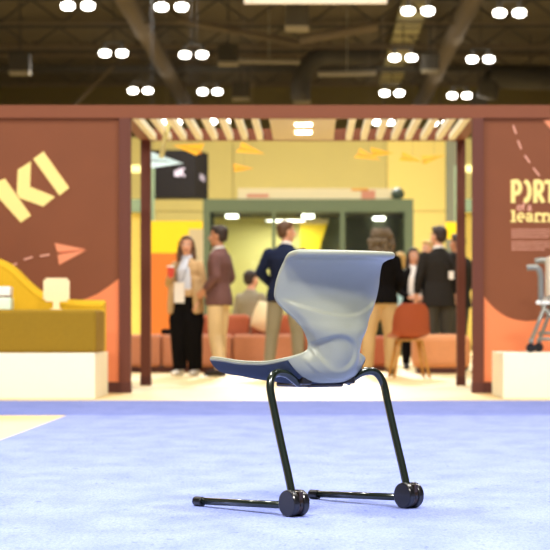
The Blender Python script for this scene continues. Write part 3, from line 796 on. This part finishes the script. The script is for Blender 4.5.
# ------------------------------------------------------------------ people
def hand(bm, w, d, pn, sc_=1., curl=.5, side=1):
    """w wrist, d direction of the hand, pn palm normal"""
    d = Vector(d).normalized(); pn = Vector(pn); pn = (pn-d*pn.dot(d)).normalized(); s = d.cross(pn)*side
    w = Vector(w); k = sc_
    sweep(bm, [w-d*.02*k, w+d*.01*k, w+d*.05*k, w+d*.092*k], [(.024*k, .019*k), (.030*k, .017*k), (.040*k, .015*k), (.040*k, .012*k)], hint=s, n=12, power=2.6)
    for i, (off, ln) in enumerate(((.0345, .068), (.0118, .078), (-.0118, .073), (-.0345, .056))):
        b = w+d*.085*k+s*off*k; p = [b]; a = 0
        for j, f in enumerate((.42, .33, .25)):
            a += curl*(.7 if j == 0 else 1)*.8
            p.append(p[-1]+(d*math.cos(a)+pn*math.sin(a)+s*off*.8)*ln*f*k)
        limb(bm, p, [.0094*k, .0088*k, .008*k, .0068*k], hint=s, n=8)
    b = w+d*.028*k+s*.030*k
    limb(bm, [b, b+(d*.55+s*.75+pn*.2).normalized()*.042*k, b+(d*.6+s*.7+pn*.2).normalized()*.042*k+(d*.9+s*.25+pn*.4).normalized()*.034*k], [.013*k, .0108*k, .0078*k], hint=pn, n=8)

def person(name_label, loc, height, rz, look=0, build=1., arms=None, legs=None, top='plaid', bottom='cream', skin='skin', hair='hair_dk',
           hairstyle='short', hem=.80, shirt=None, shoes='shoe_d', skirt_w=1., lean=0, seated=False, openfront=False, badge=None, nod=0, panels=False, hv=1.):
    k = height/1.75
    r = tag(empty('person', loc, rz), name_label, 'person')
    V = lambda x, y, z: Vector((x, y+lean*max(0, z-.95), z))*k
    hy = lean*.75
    female = build < .95
    sw = .185*build
    drop = -.42 if seated else 0
    def Z(x, y, z): return V(x, y, z+drop)
    arms = arms or {-1: ((-.245*build, -.01, 1.16), (-.25*build, .06, .93)), 1: ((.245*build, -.01, 1.16), (.25*build, .06, .93))}
    # ---- body, one surface
    bm = bmesh.new()
    torso = [(.0, .0, .90, .150*build**.5, .105), (0, .005, .98, .158*build**.3, .108), (0, .0, 1.08, .130*build, .092), (0, .0, 1.20, .150*build, .105), (0, -.005, 1.32, .172*build, .112), (0, -.01, 1.40, .160*build, .095), (0, -.01, 1.45, .09, .07), (0, 0, 1.50, .055, .058), (0, .01, 1.56, .052, .055)]
    sweep(bm, [Z(a, b, c) for a, b, c, _, _ in torso], [(q[3]*k, q[4]*k) for q in torso], n=20)
    hr = Matrix.Rotation(look, 3, 'Z') @ Matrix.Rotation(nod, 3, 'X')
    hc = Z(0, .015, 1.625)
    def Hd(x, y, z): return hc+hr @ (Vector((x, y, z))*k)
    ball(bm, Hd(0, -.012, .025), (.077*k, .096*k, .098*k), 20, hr)
    ball(bm, Hd(0, .018, -.035), (.060*k, .072*k, .078*k), 18, hr)
    ball(bm, Hd(0, .055, -.088), (.028*k, .026*k, .020*k), 10, hr)
    limb(bm, [Hd(0, .084, .018), Hd(0, .100, -.008), Hd(0, .106, -.024)], [.009*k, .011*k, .014*k], n=8)
    for s in (-1, 1):
        ball(bm, Hd(s*.078, -.008, -.002), (.010*k, .020*k, .032*k), 10, hr)
        ball(bm, Hd(s*.036, .066, -.028), (.020*k, .018*k, .020*k), 10, hr)
    for s in (-1, 1):
        sh = Z(s*(sw-.010), -.01, 1.374); el, wr_ = arms[s][0], arms[s][1]; el = Z(*el); wr_ = Z(*wr_)
        limb(bm, [sh, sh.lerp(el, .4), el], [.045*k*build, .043*k*build, .037*k*build])
        limb(bm, [el, el.lerp(wr_, .35), wr_], [.039*k*build, .037*k*build, .024*k])
        d = (wr_-el).normalized()
        if len(arms[s]) > 2: d = Vector(arms[s][2]).normalized()
        hand(bm, wr_, d, Vector((-s, .15, 0)) if len(arms[s]) < 4 else Vector(arms[s][3]), k*.98*(1 if build >= .95 else .92), .45, side=1)
    L_ = legs or {-1: ((-.095, .0, .90), (-.10, .02, .49), (-.105, -.02, .08)), 1: ((.095, .0, .90), (.10, .02, .49), (.105, -.02, .08))}
    if seated: L_ = {-1: ((-.095, .0, .92), (-.13, .42, .92), (-.12, .40, .50)), 1: ((.095, .0, .92), (.13, .42, .92), (.12, .40, .50))}
    for s in (-1, 1):
        hp, kn, an = [Z(*q) for q in L_[s]]
        limb(bm, [hp, hp.lerp(kn, .5), kn], [.088*k, .076*k, .056*k])
        limb(bm, [kn, kn.lerp(an, .3), an], [.056*k, .056*k, .036*k])
        limb(bm, [an+V(0, -.02, -.03), an+V(s*.01, .07, -.05), an+V(s*.02, .15, -.055)], [.036*k, .034*k, .024*k])
    remesh('body', bm, skin, r, .0065*k, 3)
    # ---- trousers
    bm = bmesh.new()
    sweep(bm, [Z(0, 0, .82), Z(0, 0, .90), Z(0, .0, .98), Z(0, 0, 1.06)], [(.15*k, .115*k), (.178*k*build**.5, .13*k), (.176*k*build**.5, .125*k), (.15*k*build, .108*k)], n=20)
    for s in (-1, 1):
        hp, kn, an = [Z(*q) for q in L_[s]]
        f = skirt_w
        limb(bm, [hp, hp.lerp(kn, .5), kn], [.104*k, .094*k*f, .077*k*f])
        sweep(bm, [kn, kn.lerp(an, .5), an+V(0, 0, .0)], [.077*k*f, .070*k*f, .062*k*f])
        ball(bm, kn, .077*k*f)
    remesh('trousers', bm, bottom, r, .012, 5)
    # ---- top garment with sleeves
    bm = bmesh.new()
    tp = [(0, .0, hem, .210*build**.4, .158), (0, .0, hem+.09, .204*build**.5, .152), (0, .0, 1.08, .158*build, .122), (0, .0, 1.20, .175*build, .130), (0, -.005, 1.32, .193*build, .135), (0, -.01, 1.40, .182*build, .112), (0, -.012, 1.445, .115, .088), (0, -.005, 1.485, .072, .074)]
    sweep(bm, [Z(a, b, c) for a, b, c, _, _ in tp], [(q[3]*k, q[4]*k) for q in tp], n=24)
    for s in (-1, 1):
        sh = Z(s*(sw-.004), -.01, 1.380); el, wr_ = Z(*arms[s][0]), Z(*arms[s][1])
        limb(bm, [sh, sh.lerp(el, .4), el], [.066*k*build, .061*k*build, .054*k*build])
        w2 = el.lerp(wr_, .93)
        sweep(bm, [el, el.lerp(wr_, .4), w2], [.056*k*build, .053*k*build, .043*k])
    if panels:
        for s in (-1, 1):
            sweep(bm, [Z(s*.150, .03, 1.22), Z(s*.165, .05, 1.05), Z(s*.175, .05, .90), Z(s*.18, .04, .78)], [(.05*k, .10*k), (.055*k, .12*k), (.05*k, .13*k), (.045*k, .13*k)], n=16)
    remesh('jacket' if shirt else 'top', bm, top, r, .011, 5)
    # ---- shirt front and collar
    if shirt:
        bm = bmesh.new()
        fw = .10 if openfront else .045
        sweep(bm, [Z(0, .095, 1.03 if openfront else 1.12), Z(0, .098, 1.20), Z(0, .092, 1.32), Z(0, .058, 1.42), Z(0, .03, 1.47)],
              [(fw*k, .045*k), (fw*k, .046*k), (fw*.95*k, .050*k), (.06*k, .045*k), (.05*k, .045*k)], n=16)
        sweep(bm, [Z(0, -.005, 1.455), Z(0, .002, 1.512)], [(.078*k, .08*k), (.064*k, .068*k)], n=20)
        remesh('shirt', bm, shirt, r, .010, 2)
    # ---- shoes
    for s in (-1, 1):
        an = Z(*L_[s][2]); bm = bmesh.new()
        g0 = an.z-.075*k
        sweep(bm, [(an.x, an.y-.07*k, g0+.032*k), (an.x, an.y-.055*k, g0+.042*k), (an.x+s*.005, an.y+.02*k, g0+.05*k), (an.x+s*.014, an.y+.10*k, g0+.036*k), (an.x+s*.018, an.y+.17*k, g0+.03*k), (an.x+s*.018, an.y+.195*k, g0+.026*k)],
              [(.02*k, .02*k), (.038*k, .040*k), (.043*k, .048*k), (.048*k, .034*k), (.040*k, .026*k), (.018*k, .014*k)], n=16)
        zmin = min(v.co.z for v in bm.verts)
        for v in bm.verts:
            v.co.z -= zmin-g0 if seated else zmin
        mk('shoe', bm, shoes, r, smooth=True)
    # ---- face
    for s in (-1, 1):
        bm = bmesh.new(); ball(bm, Hd(s*.031, .0755, .012), (.0135*k, .009*k, .009*k), 12, hr); e = mk('eye', bm, 'eyew', r, smooth=True)
        bm = bmesh.new(); ball(bm, Hd(s*.031, .082, .012), (.0062*k, .004*k, .0065*k), 10, hr); mk('iris', bm, 'eyed', e, smooth=True)
        bm = bmesh.new(); limb(bm, [Hd(s*.014, .088, .032), Hd(s*.032, .086, .038), Hd(s*.052, .070, .033)], [.0035*k, .004*k, .003*k], n=8); mk('eyebrow', bm, hair, r, smooth=True)
    bm = bmesh.new(); sweep(bm, [Hd(-.024, .078, -.052), Hd(-.01, .087, -.050), Hd(.01, .087, -.050), Hd(.024, .078, -.052)], [.003*k, .007*k, .007*k, .003*k], n=10); mk('lips', bm, 'lip', r, smooth=True)
    # ---- hair
    bm = bmesh.new()
    ball(bm, Hd(0, -.030, .048), (.087*k, .096*k, .090*k), 20, hr)
    ball(bm, Hd(0, -.052, .005), (.082*k, .068*k, .080*k), 18, hr)
    ball(bm, Hd(0, .035, .100), (.062*k, .045*k, .030*k), 14, hr)
    if hairstyle == 'long':
        for s in (-1, 1):
            limb(bm, [Hd(s*.070, .0, .05), Hd(s*.088, -.01, -.05), Hd(s*.095, .0, -.15), Hd(s*.09, .01, -.24)], [.030*k, .032*k, .034*k, .022*k])
        limb(bm, [Hd(0, -.07, .02), Hd(0, -.085, -.10), Hd(0, -.09, -.22)], [(.09*k, .05*k), (.10*k, .042*k), (.09*k, .03*k)])
    if hairstyle == 'curly':
        for i in range(90):
            a = random.uniform(0, 2*math.pi); zz = random.uniform(-.17, .11)
            rr_ = hv*.088*math.sqrt(max(.12, 1-(max(zz, 0)/.14)**2))+.012*random.random()+.012*(zz < 0)
            x, y = rr_*math.cos(a), rr_*math.sin(a)-.03
            if y > .02 and zz < .07: continue
            ball(bm, Hd(x, y, zz), hv*random.uniform(.026, .036)*k, 10)
        ball(bm, Hd(0, -.05, -.07), (.10*k*hv, .07*k*hv, .10*k), 16, hr); ball(bm, Hd(0, -.035, .035), (.088*k*hv, .085*k*hv, .095*k), 16, hr)
    if hairstyle == 'bob':
        for s in (-1, 1):
            limb(bm, [Hd(s*.074, -.01, .04), Hd(s*.086, -.015, -.05), Hd(s*.08, -.01, -.11)], [.03*k, .032*k, .026*k])
        limb(bm, [Hd(0, -.07, .02), Hd(0, -.085, -.11)], [(.09*k, .05*k), (.09*k, .04*k)])
    remesh('hair', bm, hair, r, .010, 1)
    if badge:
        bx_, by_, bz_, bw, bh = badge; c = Z(bx_, by_, bz_)
        bm = bmesh.new(); box(bm, c.x-bw/2, c.x+bw/2, c.y-.005, c.y+.005, c.z-bh/2, c.z+bh/2, .002); bd_ = mk('name_badge', bm, 'whiteshirt', r)
        bm = bmesh.new(); sg_ = 1 if by_ > 0 else -1
        for s in (-1, 1): limb(bm, [c+Vector((s*.01, 0, bh/2)), Z(bx_+s*.05, by_*.97, (bz_+1.38)/2), Z(s*.075, by_*.55, 1.44)], .004, n=6)
        mk('lanyard', bm, 'lanyardc', bd_, smooth=True)
    return r, Z

# woman with tan cardigan (faces the camera, turned a little to its right)
pi = math.pi
r1, Z1 = person('woman in tan cardigan and wide black trousers holding a red cup, leftmost', (XX(187, 25.4), 25.4, 0), 1.63, pi-.35, look=.35, build=.9,
       arms={-1: ((-.24, .02, 1.14), (-.20, .12, .92)), 1: ((.23, .05, 1.15), (.13, .235, 1.24), (-.4, .35, .55), (-.75, .3, -.2))},
       top='tancloth', shirt='shirt', bottom='blackcl', hair='hair_md', hairstyle='long', hem=.99, openfront=True, panels=True, shoes='shoe_w', skirt_w=1.45, badge=(.03, .175, 1.04, .13, .24))
cup = tag(empty('drink_cup', (0, 0, 0)), 'red drink cup in the raised hand of the woman in tan cardigan', 'cup')
bpy.context.view_layer.update()
cpos = r1.matrix_world @ (Z1(.085, .31, 1.235))
cup.location = cpos
bm = bmesh.new(); sweep(bm, [(0, 0, -.01), (0, 0, .11)], [.033, .042], n=20); mk('cup_body', bm, 'red', cup)
bm = bmesh.new(); sweep(bm, [(0, 0, .108), (0, 0, .118), (0, 0, .126)], [.045, .045, .036], n=20); mk('lid', bm, 'white', cup)

person('man in brown blazer and cream trousers turned left towards the woman with the cup', (XX(219, 25.2), 25.2, 0), 1.74, pi/2-.35, look=.15, build=1.0,
       arms={-1: ((-.235, -.06, 1.15), (-.20, .10, 1.00)), 1: ((.235, -.06, 1.15), (.20, .10, 1.0))},
       top='plaid', shirt='whiteshirt', bottom='cream', hair='hair_dk', hem=.82, skin='skin2', shoes='shoe_d',
       legs={-1: ((-.09, 0, .9), (-.08, .02, .49), (-.08, -.05, .08)), 1: ((.09, 0, .9), (.11, .03, .49), (.11, .03, .08))})
person('man in navy blazer and grey trousers seen from behind the shell chair', (XX(285, 25.3), 25.3, 0), 1.80, -.3, look=-.9, build=1.1,
       arms={-1: ((-.30, .0, 1.17), (-.20, .14, 1.02)), 1: ((.29, .02, 1.17), (.2, .18, 1.05))}, top='navy', shirt='whiteshirt', bottom='greytr', hair='hair_md', skin='skin', hem=.84, lean=.08,
       legs={-1: ((-.10, 0, .9), (-.15, .0, .49), (-.18, -.05, .08)), 1: ((.10, 0, .9), (.14, .02, .49), (.16, .0, .08))})
person('woman with curly grey-brown hair, black top and khaki trousers, back turned', (XX(381, 25.7), 25.7, 0), 1.72, .1, look=.1, build=1.0,
       arms={-1: ((-.23, .0, 1.15), (-.16, .16, 1.05)), 1: ((.24, .0, 1.14), (.20, .14, 1.0))}, top='blackcl', bottom='khaki', hair='hair_gr', hairstyle='curly', hem=.86, hv=1.28, skirt_w=1.15, shoes='shoe_d',
       legs={-1: ((-.09, 0, .9), (-.15, .0, .49), (-.17, -.03, .08)), 1: ((.09, 0, .9), (.12, .02, .49), (.12, .0, .08))})
person('blonde person in pale cyan top between the two dark dressed women', (XX(400, 31.6), 31.6, 0), 1.64, .2, build=.9, top='cyan', bottom='char2', hair='hair_bl', hairstyle='bob', hem=.86)
person('woman in black cardigan and white top facing the camera', (XX(413.5, 28.9), 28.9, 0), 1.61, pi+.15, build=.88, top='blackcl', shirt='whiteshirt', bottom='blackcl', hair='hair_dk', hairstyle='long', openfront=True, hem=.82,
       arms={-1: ((-.22, .03, 1.13), (-.10, .22, 1.03), (.9, .3, .1)), 1: ((.22, .03, 1.13), (.10, .22, 1.03), (-.9, .3, .1))})
person('tall man in charcoal suit seen from behind near the back portal post', (XX(438.5, 27.6), 27.6, 0), 1.84, .35, look=.5, build=1.04, top='char', shirt='whiteshirt', bottom='char2', hair='hair_dk', hem=.78, badge=(.10, -.155, 1.16, .07, .1))
person('man facing the camera, mostly hidden behind the charcoal suit', (XX(428, 30.6), 30.6, 0), 1.77, pi-.5, look=-.2, build=1.0, top='tancloth', bottom='char2', hair='hair_bl', hem=.82, skin='skin')
person('person with dark hair half hidden behind the right back portal post', (XX(458, 28.4), 28.4, 0), 1.78, .9, build=1.0, top='char', bottom='char2', hair='hair_dk', hem=.8, skin='skin2')
rs, Zs = person('seated person in grey-beige jacket behind the terracotta sofa', (XX(251, 29.6), 29.6, 0), 1.75, -.6, look=-.3, build=1.0, top='greybeige', bottom='blackcl', hair='hair_dk', hem=.86, seated=True)
stl = tag(empty('stool', (XX(251, 29.6), 29.55, 0)), 'low stool under the seated person behind the sofa', 'stool')
bm = bmesh.new(); cyl(bm, (0, 0, .34), (0, 0, .395), .19, n=28); mk('stool_seat', bm, 'wood', stl)
for a in range(4):
    bm = bmesh.new(); cyl(bm, (.12*math.cos(a*pi/2+.7), .12*math.sin(a*pi/2+.7), .35), (.17*math.cos(a*pi/2+.7), .17*math.sin(a*pi/2+.7), 0), .014, n=10); mk('leg', bm, 'wood', stl)

# ------------------------------------------------------------------ light
w = bpy.data.worlds.new('world'); sc.world = w; w.use_nodes = True
bg = w.node_tree.nodes['Background']; bg.inputs[0].default_value = (1.0, .95, .88, 1); bg.inputs[1].default_value = .16
def area(loc, size, e, color=(1, .96, .9), rot=(0, 0, 0)):  # bare area lights added as fill, apart from the modelled lamp fixtures
    l = bpy.data.lights.new('fill_light', 'AREA'); l.shape = 'DISK'; l.size = size; l.energy = e; l.color = color
    o = bpy.data.objects.new('fill_light', l); col.objects.link(o); o.location = loc; o.rotation_euler = rot; return o
for x, y, e in ((-3.5, 0, 1500), (3, 0, 1500), (-3, 8, 800), (3.5, 8, 800), (-6, 14, 650), (5, 14, 650), (0, 24, 800), (-6, 34, 1100), (5, 34, 1100), (0, 46, 5000), (-6, 72, 1400), (6, 84, 1400)):
    area((x, y, 9.4), 1.8, e)
area((XX(285, B), B+1.1, zb-.12), .8, 60)  # extra fill added inside the booth, below its downlights
sc.view_settings.view_transform = 'Standard'; sc.view_settings.look = 'None'; sc.view_settings.gamma = 1
sc.view_settings.use_curve_mapping = False
sc.view_settings.exposure = 0.0
sc.cycles.max_bounces = 6; sc.cycles.diffuse_bounces = 3; sc.cycles.use_denoising = True
sc.cycles.sample_clamp_indirect = 6
